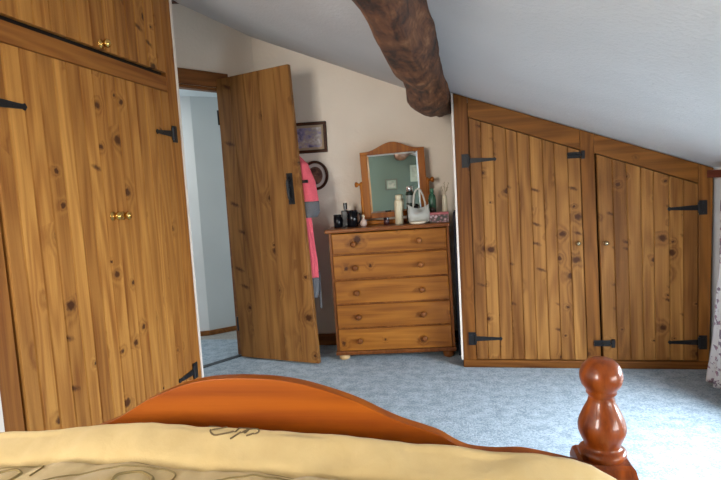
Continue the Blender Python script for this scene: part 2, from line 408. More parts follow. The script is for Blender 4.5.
# ------------------------------------------------------------------ boarded doors
def boarded(width_lo, width_hi, n, z0, topf, y0, th, groove=.006, seed=0):
    """tongue and groove boards side by side, V joints between them; one mesh, one board id per board"""
    bm = newbm(); lay = bm.verts.layers.float.new('bid'); rnd = random.Random(seed)
    w = (width_hi - width_lo) / n
    edges = [width_lo + i * w + (rnd.uniform(-.006, .006) if 0 < i < n else 0) for i in range(n + 1)]
    for i in range(n):
        a, b2 = edges[i], edges[i + 1]; bid = rnd.uniform(0, 30)
        mid = (a + b2) / 2; gm = .0016
        prof = [(a, y0 + th), (b2, y0 + th), (b2, y0 + groove), (b2 - groove * .7, y0),
                (a + groove * .7, y0), (a, y0 + groove)]
        lo = [bm.verts.new((x, y, z0)) for x, y in prof]; hi = [bm.verts.new((x, y, topf(x))) for x, y in prof]
        for v in lo + hi: v[lay] = bid
        bm.faces.new(lo); bm.faces.new(hi[::-1]); k = len(prof)
        for j in range(k): bm.faces.new((lo[j], hi[j], hi[(j + 1) % k], lo[(j + 1) % k]))
    return bm

def poly_part(name, poly, y0, y1, mat, parent, bevel=.003):
    bm = newbm(); prism(bm, poly, y0, y1); return obj(name, bm, mat, parent, bevel=bevel)

def t_hinge(parent, x, z, side, L, yf, plate=(.042, .082), droop=0.0):
    """black T hinge: upright plate on the stile and a tapering strap on the door; side=+1 strap to +x"""
    bm = newbm(); pw, ph = plate
    box(bm, (min(x, x - side * pw), yf - .004, z - ph / 2), (max(x, x - side * pw), yf, z + ph / 2))
    strap = [(x, z + .016), (x + side * L * .88, z + .008 - droop), (x + side * L * .94, z + .012 - droop), (x + side * L, z - droop), (x + side * L * .94, z - .012 - droop), (x + side * L * .88, z - .008 - droop), (x, z - .016)]
    prism(bm, strap, yf - .005, yf)
    lathe(bm, [(.0065, -.03), (.0065, .03)], 10, Matrix.Translation((x, yf - .005, z)))
    for sx in (x - side * pw * .5, ):
        for dz in (-ph * .33, ph * .33): lathe(bm, [(.004, 0), (.003, .002), (0, .0025)], 8, Matrix.Translation((sx, yf - .004, z + dz)) @ Matrix.Rotation(R(90), 4, 'X'))
    for q in (.25, .6): lathe(bm, [(.004, 0), (.003, .002), (0, .0025)], 8, Matrix.Translation((x + side * L * q, yf - .005, z - droop * q)) @ Matrix.Rotation(R(90), 4, 'X'))
    return obj('hinge', bm, IRON, parent)

def knob(parent, x, z, yf, mat, rad=.014, name='knob', proj=1.15):
    bm = newbm()
    lathe(bm, [(rad * 1.05, 0), (rad * 1.05, .003), (rad * .45, .006), (rad * .42, .014 * proj), (rad * .8, .018 * proj), (rad, .024 * proj), (rad * .85, .031 * proj), (rad * .4, .035 * proj), (0, .036 * proj)], 18,
          Matrix.Translation((x, yf, z)) @ Matrix.Rotation(R(90), 4, 'X'))
    return obj(name, bm, mat, parent, smooth=True)

def bolt(parent, x, z, yf, L):
    bm = newbm()
    box(bm, (x - L / 2, yf - .004, z - .018), (x + L / 2 - .012, yf, z + .018))
    bmr = Matrix.Translation((x - L * .5, yf - .009, z)) @ Matrix.Rotation(R(90), 4, 'Y')
    lathe(bm, [(.006, 0), (.006, L * .95)], 10, bmr)
    box(bm, (x + L / 2 - .008, yf - .014, z - .024), (x + L / 2 + .010, yf, z + .024))
    lathe(bm, [(.005, 0), (.007, .012), (0, .018)], 10, Matrix.Translation((x, yf - .009, z)) @ Matrix.Rotation(R(90), 4, 'X'))
    return obj('bolt', bm, IRON, parent)

# ------------------------------------------------------------------ eaves cupboard
cup = thing('eaves_cupboard', 'low pine cupboard with sloping top built under the eaves, two boarded doors', 'cupboard', (0, 3.383, 0))
def ctop(x): return ceil_z(x) - .006
FT = .035
def ra(x): return ctop(x) - .116 + (.006 if x > .68 else 0)
poly_part('stile', [(-.080, .045), (-.002, .045), (.002, ra(0)), (.002, ctop(.002)), (-.080, ctop(-.080))], 0, FT, C_stile, cup)
poly_part('stile', [(.658, .045), (.733, .045), (.712, ctop(.712)), (.636, ctop(.636))], 0, FT, C_stile, cup)
poly_part('stile', [(1.262, .045), (1.318, .045), (1.338, ctop(1.338)), (1.262, ctop(1.262))], 0, FT, C_stile, cup)
poly_part('top_rail', [(.003, ra(.003)), (.635, ra(.635)), (.635, ctop(.635)), (.003, ctop(.003))], .002, FT, C_rail, cup)
poly_part('top_rail', [(.713, ra(.713)), (1.261, ra(1.261)), (1.261, ctop(1.261)), (.713, ctop(.713))], .002, FT, C_rail, cup)
bm = newbm(); box(bm, (-.082, -.014, 0), (1.325, .02, .047)); obj('skirting', bm, C_rail, cup, bevel=.006)
o = poly_part('end_panel', [(-.094, .047), (-.0815, .047), (-.0815, ctop(-.08)), (-.094, ctop(-.094))], -.004, .43, WHITE_EDGE, cup, .002); o['label'] = 'white painted edge of the end panel'
poly_part('gap_shade_board', [(-.08, .02), (1.31, .02), (1.335, ctop(1.34) - .02), (-.08, ctop(-.08) - .02)], .10, .12, GAP_SHADE, cup, 0)  # dark sheet behind the doors, paints the shade in their gaps
def door1(x0b, x1b, x0t, x1t, n, seed, knobx, knobz, hx, hside, hz, bolts):
    def tf(x): return ra(x) - .006
    d = obj('door', boarded(x0b, x1b, n, .052, tf, -.002, .022, seed=seed), C_board, cup)
    # follow the lean of the uprights
    for v in d.data.vertices:
        k = (v.co.z - .05) / (1.4); u = (v.co.x - x0b) / (x1b - x0b)
        v.co.x += k * ((x0t - x0b) * (1 - u) + (x1t - x1b) * u)
        if v.co.z > .3: v.co.z = tf(v.co.x)
    for z in hz: t_hinge(d, hx(z), z, hside, .165, -.003)
    knob(d, knobx, knobz, -.002, AGED, .0145)
    for bx, bz, L in bolts: bolt(d, bx, bz, -.004, L)
    return d
door1(0.000, .655, .005, .632, 9, 11, .612, .762, lambda z: -.002, 1, (1.287, .183), [(.606, 1.279, .085)])
door1(.746, 1.258, .721, 1.260, 7, 23, .766, .757, lambda z: 1.262, -1, (.940, .160), [(.745, .154, .105)])

# ------------------------------------------------------------------ wardrobe (front faces +x of the room)
war = thing('wardrobe', 'tall pine wardrobe with boarded double doors and a top cupboard, left of the doorway', 'wardrobe', (-1.45, 2.02, 0), R(90))
def wy(v): return v - 2.02
ML = wy(2.022)
poly_part('stile', [(wy(2.505), .06), (wy(2.592), .06), (wy(2.592), 2.255), (wy(2.505), 2.255)], 0, .03, W_stile, war)
poly_part('stile', [(wy(1.365), .06), (wy(1.442), .06), (wy(1.442), 2.255), (wy(1.365), 2.255)], 0, .03, W_stile, war)
for z0, z1 in ((1.688, 1.760), (2.205, 2.255), (.06, .13)):
    bm = newbm(); box(bm, (wy(1.443), .002, z0), (wy(2.504), .03, z1)); obj('rail', bm, W_rail_x, war, bevel=.003)
bm = newbm(); box(bm, (wy(1.365), .01, 0), (wy(2.592), .03, .06)); obj('plinth', bm, W_rail_x, war)
for a in (1.347, 2.593):
    bm = newbm(); box(bm, (wy(a), -.003, 0), (wy(a + .017), .55, 2.252)); o = obj('end_panel', bm, WHITE_EDGE, war); o['label'] = 'white painted edge of the end panel'
bm = newbm(); box(bm, (wy(1.366), .034, .06), (wy(2.592), .045, 2.22)); obj('gap_shade_board', bm, GAP_SHADE, war)  # dark sheet close behind the doors, painted shade for the gaps
bm = newbm(); box(bm, (wy(1.366), .03, 2.23), (wy(2.592), .55, 2.25)); obj('top_board', bm, W_rail_x, war)
def wdoor(name, a, b2, n, z0, z1, seed):
    return obj(name, boarded(a, b2, n, z0, lambda x: z1, -.002, .022, groove=.0065, seed=seed), W_board, war)
dl = wdoor('door', wy(1.454), ML - .0015, 8, .135, 1.683, 31)
dr = wdoor('door', ML + .0015, wy(2.503), 7, .135, 1.683, 47)
ul = wdoor('upper_door', wy(1.446), ML - .05, 7, 1.780, 2.20, 53)
ur = wdoor('upper_door', ML - .047, wy(2.503), 7, 1.780, 2.20, 61)
for z in (1.489, .235): t_hinge(dl, wy(1.444), z, 1, .15, -.003)
for z in (1.481, .258): t_hinge(dr, wy(2.505), z, -1, .145, -.003)
knob(dl, wy(1.986), 1.100, -.002, BRASS, .0185); knob(dr, wy(2.050), 1.098, -.002, BRASS, .0185)
knob(ur, wy(2.020), 1.800, -.002, BRASS, .0185)

# ------------------------------------------------------------------ the open bedroom door
door = obj('door_1', boarded(0, .672, 5, .012, lambda x: 1.957 + .02 * x / .672, 0, .032, groove=.004, seed=77), D_board)
DTW = lambda z: (.036 * (1 - z / 1.955), .668 - .083 * (z / 1.955))     # the old door has dropped out of square
def dwarp(o):
    for v in o.data.vertices:
        a, b2 = DTW(v.co.z); v.co.x = a + (b2 - a) * v.co.x / .672
dwarp(door)
door.location = (-1.684, 3.535, 0); door.rotation_euler = (0, 0, R(-13.2)); door['kind'] = 'structure'
tag(door, 'open wide-boarded wooden door with black latch, leading to the landing', 'door')
bm = newbm()
box(bm, (.566, -.005, 1.080), (.616, 0, 1.285)); box(bm, (.578, -.038, 1.20), (.604, 0, 1.222))
tube(bm, [(.590, -.002, 1.255), (.590, -.030, 1.235), (.590, -.034, 1.18), (.590, -.030, 1.125), (.590, -.002, 1.105)], .0115, 8)
box(bm, (.578, -.022, 1.222), (.602, 0, 1.229))
o = obj('latch', bm, IRON, door, bevel=.001); dwarp(o); o['label'] = 'black iron thumb latch'
bm = newbm(); box(bm, (.60, .034, 1.215), (.715, .042, 1.235)); dwarp(obj('latch_bar', bm, IRON, door))
for z in (.25, 1.70):
    bm = newbm(); lathe(bm, [(.007, -.05), (.007, .05)], 10, Matrix.Translation((-.004, .0, z))); dwarp(obj('hinge', bm, IRON, door))
bm = newbm(); tube(bm, [(.50, .032, 1.50), (.50, .06, 1.49), (.50, .085, 1.50), (.50, .088, 1.53)], .006, 8); box(bm, (.485, .032, 1.46), (.515, .037, 1.54)); obj('hook', bm, IRON, door)

# ------------------------------------------------------------------ dressing gown on the back of the door
def cloth_mat(name, col, bs=200):
    return plain(name, col, .95, bump=.5, bscale=bs, var=.12)
PINK = cloth_mat('coral_pink_fleece', (.72, .115, .15)); GREYF = cloth_mat('grey_fleece', (.13, .13, .14))
gown = thing('dressing_gown', 'coral pink fleece dressing gown with grey cuffs hanging behind the open door', 'dressing gown', (-1.768, 3.548, 0), R(-13.2))
def loft(bm, rows, seg=40, fold=.0, fn=7, seed=0.0):
    """rows: (cx, cy, z, rx, ry)"""
    rings = []
    for (cx, cy, z, rx, ry) in rows:
        ring = []
        for k in range(seg):
            a = 2 * math.pi * k / seg
            q = 1 + fold * math.sin(fn * a + 2.5 * mnoise.noise((z * 2, seed, 1)) * 2) + fold * .8 * mnoise.noise((math.cos(a) * 2, math.sin(a) * 2, z * 4 + seed))
            ring.append(bm.verts.new((cx + rx * q * math.cos(a), cy + ry * q * math.sin(a), z)))
        rings.append(ring)
    for a, b2 in zip(rings, rings[1:]):
        for k in range(seg): bm.faces.new((a[k], b2[k], b2[(k + 1) % seg], a[(k + 1) % seg]))
    bm.faces.new(rings[0]); bm.faces.new(rings[-1][::-1])
def interp_rows(keys, n):
    out = []; z0, z1 = keys[0][2], keys[-1][2]
    for i in range(n):
        t = i / (n - 1) * (len(keys) - 1); k = min(int(t), len(keys) - 2); u = t - k; u = u * u * (3 - 2 * u)
        out.append(tuple(a + (b2 - a) * u for a, b2 in zip(keys[k], keys[k + 1])))
    return out
bm = newbm(); loft(bm, interp_rows([(.50, .072, 1.52, .02, .02), (.50, .075, 1.46, .09, .03), (.52, .085, 1.34, .135, .04), (.525, .085, 1.15, .160, .042), (.545, .085, .95, .172, .042), (.555, .085, .70, .180, .042), (.555, .085, .58, .178, .042)], 34), fold=.07, fn=9)
obj('body', bm, PINK, gown, smooth=True)
bm = newbm(); loft(bm, interp_rows([(.555, .085, .578, .180, .044), (.555, .085, .48, .176, .042), (.55, .085, .44, .170, .040)], 8), fold=.07, fn=9, seed=.3)
o = obj('hem', bm, GREYF, gown, smooth=True); o['label'] = 'grey fleece hem'
bm = newbm(); loft(bm, interp_rows([(.600, .100, 1.42, .03, .03), (.655, .100, 1.34, .055, .042), (.690, .100, 1.22, .066, .05), (.705, .100, 1.09, .066, .05)], 20), fold=.06, fn=5, seed=2)
obj('sleeve', bm, PINK, gown, smooth=True)
bm = newbm(); loft(bm, interp_rows([(.705, .100, 1.092, .070, .053), (.706, .100, 1.02, .070, .053), (.695, .100, .985, .058, .05)], 8), fold=.05, fn=5, seed=3)
o = obj('cuff', bm, GREYF, gown, smooth=True); o['label'] = 'grey fleece cuff'
bm = newbm(); box(bm, (.722, .128, .36), (.738, .136, .62)); o = obj('belt', bm, GREYF, gown, bevel=.003); o['label'] = 'grey belt end hanging down'

# ------------------------------------------------------------------ pictures on the gable
def pic_mat(name, stops, scale, seed):
    m, nt, b = nodes(name); tc = N(nt, 'ShaderNodeTexCoord'); mp = N(nt, 'ShaderNodeMapping'); mp.inputs['Location'].default_value = (seed, seed, seed)
    nz = N(nt, 'ShaderNodeTexNoise', Scale=scale, Detail=5.0); nt.links.new(tc.outputs['Object'], mp.inputs[0]); nt.links.new(mp.outputs[0], nz.inputs['Vector'])
    nt.links.new(ramp(nt, nz.outputs[0], stops), b.inputs['Base Color']); b.inputs['Roughness'].default_value = .35; return m
GA = math.atan(.08)
FRAME_D = wood('dark_frame_wood', (.085, .030, .012), (.03, .010, .005), axis='x', knots=0)
def picture(name, label, x, z, w, h, yy, rz, art, mount, frame, fw_=.022):
    t = thing(name, label, 'picture', (x, yy, z), rz)
    bm = newbm()
    for lo, hi in (((-w / 2, -h / 2), (w / 2, -h / 2 + fw_)), ((-w / 2, h / 2 - fw_), (w / 2, h / 2)), ((-w / 2, -h / 2 + fw_), (-w / 2 + fw_, h / 2 - fw_)), ((w / 2 - fw_, -h / 2 + fw_), (w / 2, h / 2 - fw_))):
        box(bm, (lo[0], -.022, lo[1]), (hi[0], 0, hi[1]))
    obj('frame', bm, frame, t, bevel=.004)
    bm = newbm(); box(bm, (-w / 2 + fw_ - .001, -.010, -h / 2 + fw_ - .001), (w / 2 - fw_ + .001, -.002, h / 2 - fw_ + .001)); obj('mount', bm, mount, t)
    m = .018
    bm = newbm(); box(bm, (-w / 2 + fw_ + m, -.012, -h / 2 + fw_ + m), (w / 2 - fw_ - m, -.009, h / 2 - fw_ - m)); obj('print', bm, art, t)
    return t
MOUNT = plain('tan_mount', (.42, .32, .21), .8)
ART = pic_mat('landscape_print', [(.3, (.10, .08, .16)), (.45, (.30, .26, .40)), (.55, (.42, .34, .28)), (.7, (.62, .58, .60))], 26, 3)
px_ = -1.147
picture('framed_picture', 'small dark framed landscape print on the gable beside the open door', px_, 1.548, .285, .222, gable_y(px_) - .001, GA, ART, MOUNT, FRAME_D)
# oval plate
pl_ = thing('oval_plaque', 'dark rimmed oval wall plaque below the framed landscape print', 'plaque', (-1.108, gable_y(-1.108) - .001, 1.272), GA)
def ring_xz(bm, a0, b0, a1, b1, y0, y1, seg=40):
    V = []
    for k in range(seg):
        t = 2 * math.pi * k / seg; c, s_ = math.cos(t), math.sin(t)
        V.append([bm.verts.new((a0 * c, y0, b0 * s_)), bm.verts.new((a0 * c, y1, b0 * s_)), bm.verts.new((a1 * c, y1, b1 * s_)), bm.verts.new((a1 * c, y0, b1 * s_))])
    for k in range(seg):
        A, B = V[k], V[(k + 1) % seg]
        for i in range(4): bm.faces.new((A[i], A[(i + 1) % 4], B[(i + 1) % 4], B[i]))
bm = newbm(); ring_xz(bm, .098, .108, .078, .088, 0, -.018); obj('rim', bm, FRAME_D, pl_, bevel=.003)
bm = newbm(); ring_xz(bm, .079, .089, .054, .064, 0, -.010); o = obj('mount', bm, plain('cream_mount', (.55, .50, .44), .7), pl_)
bm = newbm(); ring_xz(bm, .055, .065, .002, .002, -.001, -.012); obj('centre', bm, pic_mat('brown_plaque', [(.35, (.05, .02, .015)), (.65, (.22, .11, .07))], 30, 7), pl_)
# pictures on the wall behind (seen only in the mirror)
GRF = plain('grey_frame', (.13, .14, .12), .5)
picture('framed_picture', 'small grey framed print on the teal wall, seen in the mirror', -.372, 1.225, .20, .18, FY + .001, R(180), pic_mat('pale_print', [(.3, (.25, .30, .27)), (.7, (.55, .55, .50))], 20, 11), plain('green_mount', (.30, .38, .33), .8), GRF)
picture('wall_poster', "tall pale picture on the teal wall, seen at the mirror's right edge", .045, 1.385, .21, .27, FY + .001, R(180), pic_mat('pale_sheet', [(.3, (.30, .36, .32)), (.7, (.55, .60, .54))], 14, 15), plain('pale_mount', (.48, .56, .50), .8), plain('pale_edge', (.42, .5, .45), .6), .012)

# ------------------------------------------------------------------ chest of drawers
ch = thing('chest_of_drawers', 'pine chest of five drawers with wooden knobs against the gable wall', 'chest of drawers', (-.926, 3.475, 0), R(6))
CWid, CD, CT = .797, .355, .897
bm = newbm()
box(bm, (0, .012, .065), (.018, CD, CT - .025)); box(bm, (CWid - .018, .012, .065), (CWid, CD, CT - .025)); box(bm, (.018, CD - .01, .065), (CWid - .018, CD, CT - .025))
zs = [.066, .2265, .391, .557, .727]; ze = [.2165, .381, .547, .717, .864]
for z in zs[1:]: box(bm, (.018, .014, z - .010), (CWid - .018, CD - .012, z))
box(bm, (.018, .014, .045), (CWid - .018, CD - .012, .064))
obj('body', bm, H_body, ch, bevel=.002)
bm = newbm(); box(bm, (-.022, -.022, CT - .026), (CWid + .006, CD + .004, CT)); o = obj('top', bm, H_top, ch, bevel=.008)
bm = newbm(); box(bm, (-.008, .0, .036), (CWid + .006, CD, .064)); obj('plinth', bm, H_body, ch, bevel=.006)
for z0, z1 in zip(zs, ze):
    bm = newbm(); lay = bm.verts.layers.float.new('bid')
    vs = box(bm, (.020, .000, z0 + .001), (CWid - .020, .2, z1))
    for v in bm.verts: v[lay] = z0 * 17
    d = obj('drawer', bm, H_front, ch, bevel=.005)
    for kx in (.165, .597):
        bm = newbm(); z = (z0 + z1) / 2 - .004
        lathe(bm, [(.012, 0), (.010, .006), (.010, .012), (.018, .018), (.021, .026), (.018, .033), (.010, .037), (0, .038)], 20, Matrix.Translation((kx, 0, z)) @ Matrix.Rotation(R(90), 4, 'X'))
        obj('knob', bm, H_body, d, smooth=True)
for fx, fy in ((.045, .045), (CWid - .045, .045), (.045, CD - .045), (CWid - .045, CD - .045)):
    bm = newbm(); lathe(bm, [(.024, -.013 * fx), (.034, .006 - .013 * fx), (.038, .018), (.034, .030), (.024, .037)], 20, Matrix.Translation((fx, fy, 0)))
    o = obj('foot', bm, B_bun if fx < .2 else H_body, ch, smooth=True)
LEAN = .013          # the chest stands a little out of level
ch.rotation_euler = (0, -LEAN, R(6))

CH = Matrix.Translation((-.926, 3.475, 0)) @ Matrix.Rotation(R(6), 4, 'Z')
def top_z(x): return CT + LEAN * (x + .926) - .0006

# swing mirror
mloc = Vector((-.517, 3.788, top_z(-.52) + .0022)); mr = R(5)
mi = thing('dressing_mirror', 'pine swing mirror with an arched top standing on the chest of drawers', 'mirror', mloc, mr); mi.rotation_euler = (0, -LEAN, mr)
W2 = .225
bm = newbm(); box(bm, (-.235, -.055, .0), (.235, .055, .026)); obj('base', bm, M_wood, mi, bevel=.008)
for sx in (-1, 1):
    bm = newbm(); lathe(bm, [(.013, .024), (.015, .03), (.011, .05), (.010, .10), (.012, .16), (.010, .20), (.011, .245), (.013, .276), (.012, .294), (.006, .302), (0, .304)], 16, Matrix.Translation((sx * .232, 0, 0)))
    ps = obj('post', bm, M_wood, mi, smooth=True)
    bm = newbm(); lathe(bm, [(.008, 0), (.008, .016), (.016, .022), (.020, .031), (.016, .040), (0, .044)], 16, Matrix.Translation((sx * .236, 0, .286)) @ Matrix.Rotation(R(90 * sx), 4, 'Y'))
    obj('knob', bm, M_wood, ps, smooth=True)
tilt = Matrix.Translation((0, 0, .286)) @ Matrix.Rotation(R(-.1), 4, 'X') @ Matrix.Rotation(R(-.9), 4, 'Y') @ Matrix.Translation((0, 0, -.272))
def arch(x):
    u = abs(x) / W2
    return .500 + .052 * (.5 + .5 * math.cos(math.pi * min(1, u * 1.22))) - .004 * u
def arch_poly():
    out = [(-W2, .030), (W2, .030)]
    for i in range(33):
        x = W2 - 2 * W2 * i / 32; out.append((x, arch(x)))
    return out
gx, gz0, gz1 = .177, .066, .474
bm = newbm()
# frame = left, right, bottom bars and arched head
prism(bm, [(-W2, .03), (-gx, .03), (-gx, gz1), (-W2, gz1)], -.012, .012, tilt); prism(bm, [(gx, .03), (W2, .03), (W2, gz1), (gx, gz1)], -.012, .012, tilt)
prism(bm, [(-gx, .03), (gx, .03), (gx, gz0), (-gx, gz0)], -.012, .012, tilt)
prism(bm, [(-W2, gz1), (W2, gz1)] + [(W2 - 2 * W2 * i / 32, arch(W2 - 2 * W2 * i / 32)) for i in range(33)], -.012, .012, tilt)
obj('frame', bm, M_wood, mi, bevel=.003, angle=50)
MIRR = plain('mirror_glass', (.88, .92, .90), .015, 1.0)
bm = newbm()
iv = .012
outer = [(-gx, gz0), (gx, gz0), (gx, gz1), (-gx, gz1)]; inner = [(-gx + iv, gz0 + iv), (gx - iv, gz0 + iv), (gx - iv, gz1 - iv), (-gx + iv, gz1 - iv)]
fo = [bm.verts.new(tilt @ Vector((x, -.004, z))) for x, z in outer]; fi = [bm.verts.new(tilt @ Vector((x, -.006, z))) for x, z in inner]; bo = [bm.verts.new(tilt @ Vector((x, .004, z))) for x, z in outer]
bm.faces.new(fi); bm.faces.new(bo[::-1])
for i in range(4):
    j = (i + 1) % 4; bm.faces.new((fo[i], fo[j], fi[j], fi[i])); bm.faces.new((bo[i], bo[j], fo[j], fo[i]))
obj('mirror_glass', bm, MIRR, mi)

# small things on the chest
BLACKG = plain('glossy_black', (.006, .006, .008), .14, spec=.22); NAVY = plain('dark_navy_cloth', (.012, .016, .03), .8, bump=.3)
CREAM = plain('cream_plastic', (.74, .66, .47), .45); CHROME = plain('chrome', (.8, .8, .8), .12, 1.0)
def lt(name, label, cat, xy, prof, mat, smooth=True, z=None, seg=24):
    t = thing(name, label, cat, (xy[0], xy[1], top_z(xy[0]) if z is None else z)); bm = newbm(); lathe(bm, prof, seg); obj('body', bm, mat, t, smooth=smooth); return t
t = lt('dark_jar', 'short black jar at the left end of the chest top', 'jar', (-.905, 3.63), [(.026, 0), (.028, .004), (.028, .07), (.025, .076)], BLACKG)
bm = newbm(); lathe(bm, [(.027, .076), (.027, .088), (.022, .092), (0, .092)], 20); obj('lid', bm, BLACKG, t)
t = thing('perfume_bottle', 'square black perfume bottle with tall cap between black jar and mug', 'bottle', (-.856, 3.675, top_z(-.856)), R(4))
bm = newbm(); box(bm, (-.030, -.016, 0), (.030, .016, .115)); obj('body', bm, BLACKG, t, bevel=.006)
bm = newbm(); lathe(bm, [(.010, .115), (.010, .124), (.014, .124), (.014, .166), (.012, .168), (0, .168)], 18); obj('cap', bm, BLACKG, t)
t = thing('mug', 'glossy black mug with its handle turned right on the chest top', 'mug', (-.803, 3.645, top_z(-.803)))
bm = newbm(); lathe(bm, [(.034, 0), (.037, .004), (.038, .112), (.036, .114), (.034, .110), (.033, .008), (0, .006)], 28); obj('body', bm, BLACKG, t, smooth=True)
bm = newbm(); tube(bm, [(.036, -.004, .095), (.052, -.006, .092), (.060, -.007, .072), (.058, -.007, .048), (.048, -.006, .028), (.036, -.004, .022)], .0055, 8); obj('handle', bm, BLACKG, t, smooth=True)
t = lt('trinket_bottle', 'small pale pink round bottle with thin neck beside the black mug', 'bottle', (-.722, 3.625), [(.010, 0), (.019, .006), (.024, .022), (.020, .040), (.008, .050), (.006, .062)], plain('pale_pink_glass', (.62, .47, .40), .25))
bm = newbm(); lathe(bm, [(.008, .062), (.009, .072), (.006, .080), (0, .082)], 14); obj('stopper', bm, CREAM, t, smooth=True)
t = lt('pot', 'tiny dark red pot in front of the swing mirror base', 'pot', (-.568, 3.655), [(.016, 0), (.020, .005), (.020, .034), (.017, .038)], plain('dark_red_glass', (.05, .012, .015), .2))
bm = newbm(); lathe(bm, [(.021, .038), (.021, .048), (.017, .050), (0, .050)], 16); obj('lid', bm, BLACKG, t)
t = lt('lotion_bottle', 'cream cylindrical lotion bottle in front of the mirror glass', 'bottle', (-.480, 3.655), [(.024, 0), (.028, .004), (.029, .150), (.026, .160), (.020, .166)], CREAM)
bm = newbm(); lathe(bm, [(.020, .166), (.021, .190), (.017, .198), (0, .200)], 20); obj('cap', bm, CREAM, t, smooth=True)
t = lt('spray_can', 'dark green spray can with silver top behind the white bag', 'can', (-.405, 3.688), [(.023, 0), (.026, .003), (.026, .205), (.022, .214), (.016, .220)], plain('dark_green_tin', (.018, .030, .022), .25))
bm = newbm(); lathe(bm, [(.021, .214), (.022, .240), (.019, .252), (0, .254)], 20); o = obj('cap', bm, CHROME, t, smooth=True); o['label'] = 'silver cap'
bm = newbm(); lathe(bm, [(.0264, .14), (.0264, .19)], 24); o = obj('band', bm, plain('grey_label', (.25, .28, .26), .4), t); o['label'] = 'pale printed band'
t = lt('shampoo_bottle', 'translucent green bottle at the right of the white bag', 'bottle', (-.258, 3.735), [(.022, 0), (.026, .004), (.027, .150), (.022, .178), (.010, .192), (.010, .200)], plain('green_plastic', (.06, .19, .12), .25, trans=.3))
bm = newbm(); lathe(bm, [(.013, .196), (.013, .222), (.011, .226), (0, .226)], 16); obj('cap', bm, plain('green_cap', (.07, .22, .13), .3), t, smooth=True)
# white handled bag
t = thing('carrier_bag', 'small white bag with two tall loop handles on the chest top', 'bag', (-.342, 3.618, top_z(-.342)), R(6))
WBAG = plain('white_bag_plastic', (.52, .54, .51), .4, bump=.4, bscale=40)
bm = newbm()
rows = [(.060, .024, .002), (.070, .032, .02), (.074, .034, .05), (.072, .032, .085), (.070, .028, .105), (.072, .026, .128)]
rg = []
for rx, ry, z in rows:
    ring = []
    for k in range(36):
        a = 2 * math.pi * k / 36; n = 1 + .06 * mnoise.noise((math.cos(a) * 3, math.sin(a) * 3, z * 30))
        zz = z - (.028 * (1 - abs(math.cos(a))) if z > .1 else 0)
        ring.append(bm.verts.new((rx * n * math.copysign(abs(math.cos(a)) ** .6, math.cos(a)), ry * n * math.copysign(abs(math.sin(a)) ** .6, math.sin(a)), zz)))
    rg.append(ring)
for a, b2 in zip(rg, rg[1:]):
    for k in range(36): bm.faces.new((a[k], b2[k], b2[(k + 1) % 36], a[(k + 1) % 36]))
bm.faces.new(rg[0])
o = obj('body', bm, WBAG, t, smooth=True); sm = o.modifiers.new('solid', 'SOLIDIFY'); sm.thickness = .0015
for dy, hx in ((-.022, 0), (.022, .004)):
    bm = newbm(); tube(bm, [(-.036 + hx, dy, .095), (-.035 + hx, dy, .14), (-.029 + hx, dy, .19), (-.016 + hx, dy * .9, .222), (.0 + hx, dy * .9, .232), (.016 + hx, dy * .9, .222), (.031 + hx, dy, .185), (.042 + hx, dy, .14), (.046 + hx, dy, .095)], .0042, 8)
    obj('handle', bm, plain('white_cord', (.62, .58, .50), .6), t, smooth=True)
bm = newbm(); lathe(bm, [(.012, .0), (.014, .06), (.018, .10), (.010, .108), (0, .11)], 14, Matrix.Translation((-.018, .0, .012))); o = obj('jar', bm, BLACKG, None, smooth=True)
o.matrix_world = Matrix.Translation((-.342, 3.618, top_z(-.342))) @ Matrix.Rotation(R(6), 4, 'Z'); tag(o, 'black bottle poking out of the small white bag', 'bottle'); o.name = 'black_bottle'
t = thing('dish', 'shallow cream oval dish in front of the white bag', 'dish', (-.345, 3.552, top_z(-.345)))
bm = newbm(); lathe(bm, [(.030, 0), (.045, .004), (.058, .016), (.056, .018), (.042, .008), (0, .005)], 30, None, .45); obj('bowl', bm, plain('cream_glaze', (.76, .68, .54), .25), t, smooth=True)
# box with patterned side
t = thing('trinket_box', 'pink lidded box with floral patterned sides at the right end', 'box', (-.212, 3.655, top_z(-.198)), R(5)); t.rotation_euler = (0, -LEAN, R(5))
m, nt, b = nodes('floral_box'); tc = N(nt, 'ShaderNodeTexCoord'); v = N(nt, 'ShaderNodeTexVoronoi', Scale=48.0); nt.links.new(tc.outputs['Object'], v.inputs['Vector'])
nt.links.new(ramp(nt, v.outputs['Distance'], [(.25, (.62, .52, .55)), (.42, (.30, .12, .15)), (.62, (.06, .07, .06))]), b.inputs['Base Color'])
bm = newbm(); box(bm, (-.063, -.040, 0), (.063, .040, .050)); obj('body', bm, m, t, bevel=.003)
bm = newbm(); box(bm, (-.065, -.042, .050), (.065, .042, .066)); o = obj('lid', bm, plain('rose_pink', (.46, .13, .15), .5), t, bevel=.003); o['label'] = 'rose pink lid'
zb = top_z(-.212) + .0668
lt('pot', 'tiny black pot standing on the pink lidded box', 'pot', (-.253, 3.672), [(.010, 0), (.017, .004), (.018, .022), (.012, .030), (0, .031)], plain('brown_black', (.03, .018, .012), .4), z=zb)
t = lt('bud_vase', 'slim cream bud vase with dry sprigs standing on the pink box', 'vase', (-.170, 3.668), [(.016, 0), (.018, .004), (.017, .08), (.014, .104), (.015, .108)], plain('cream_vase', (.62, .58, .44), .4), z=zb)
SPR = plain('dry_sprig', (.48, .40, .26), .9)
rnd = random.Random(4)
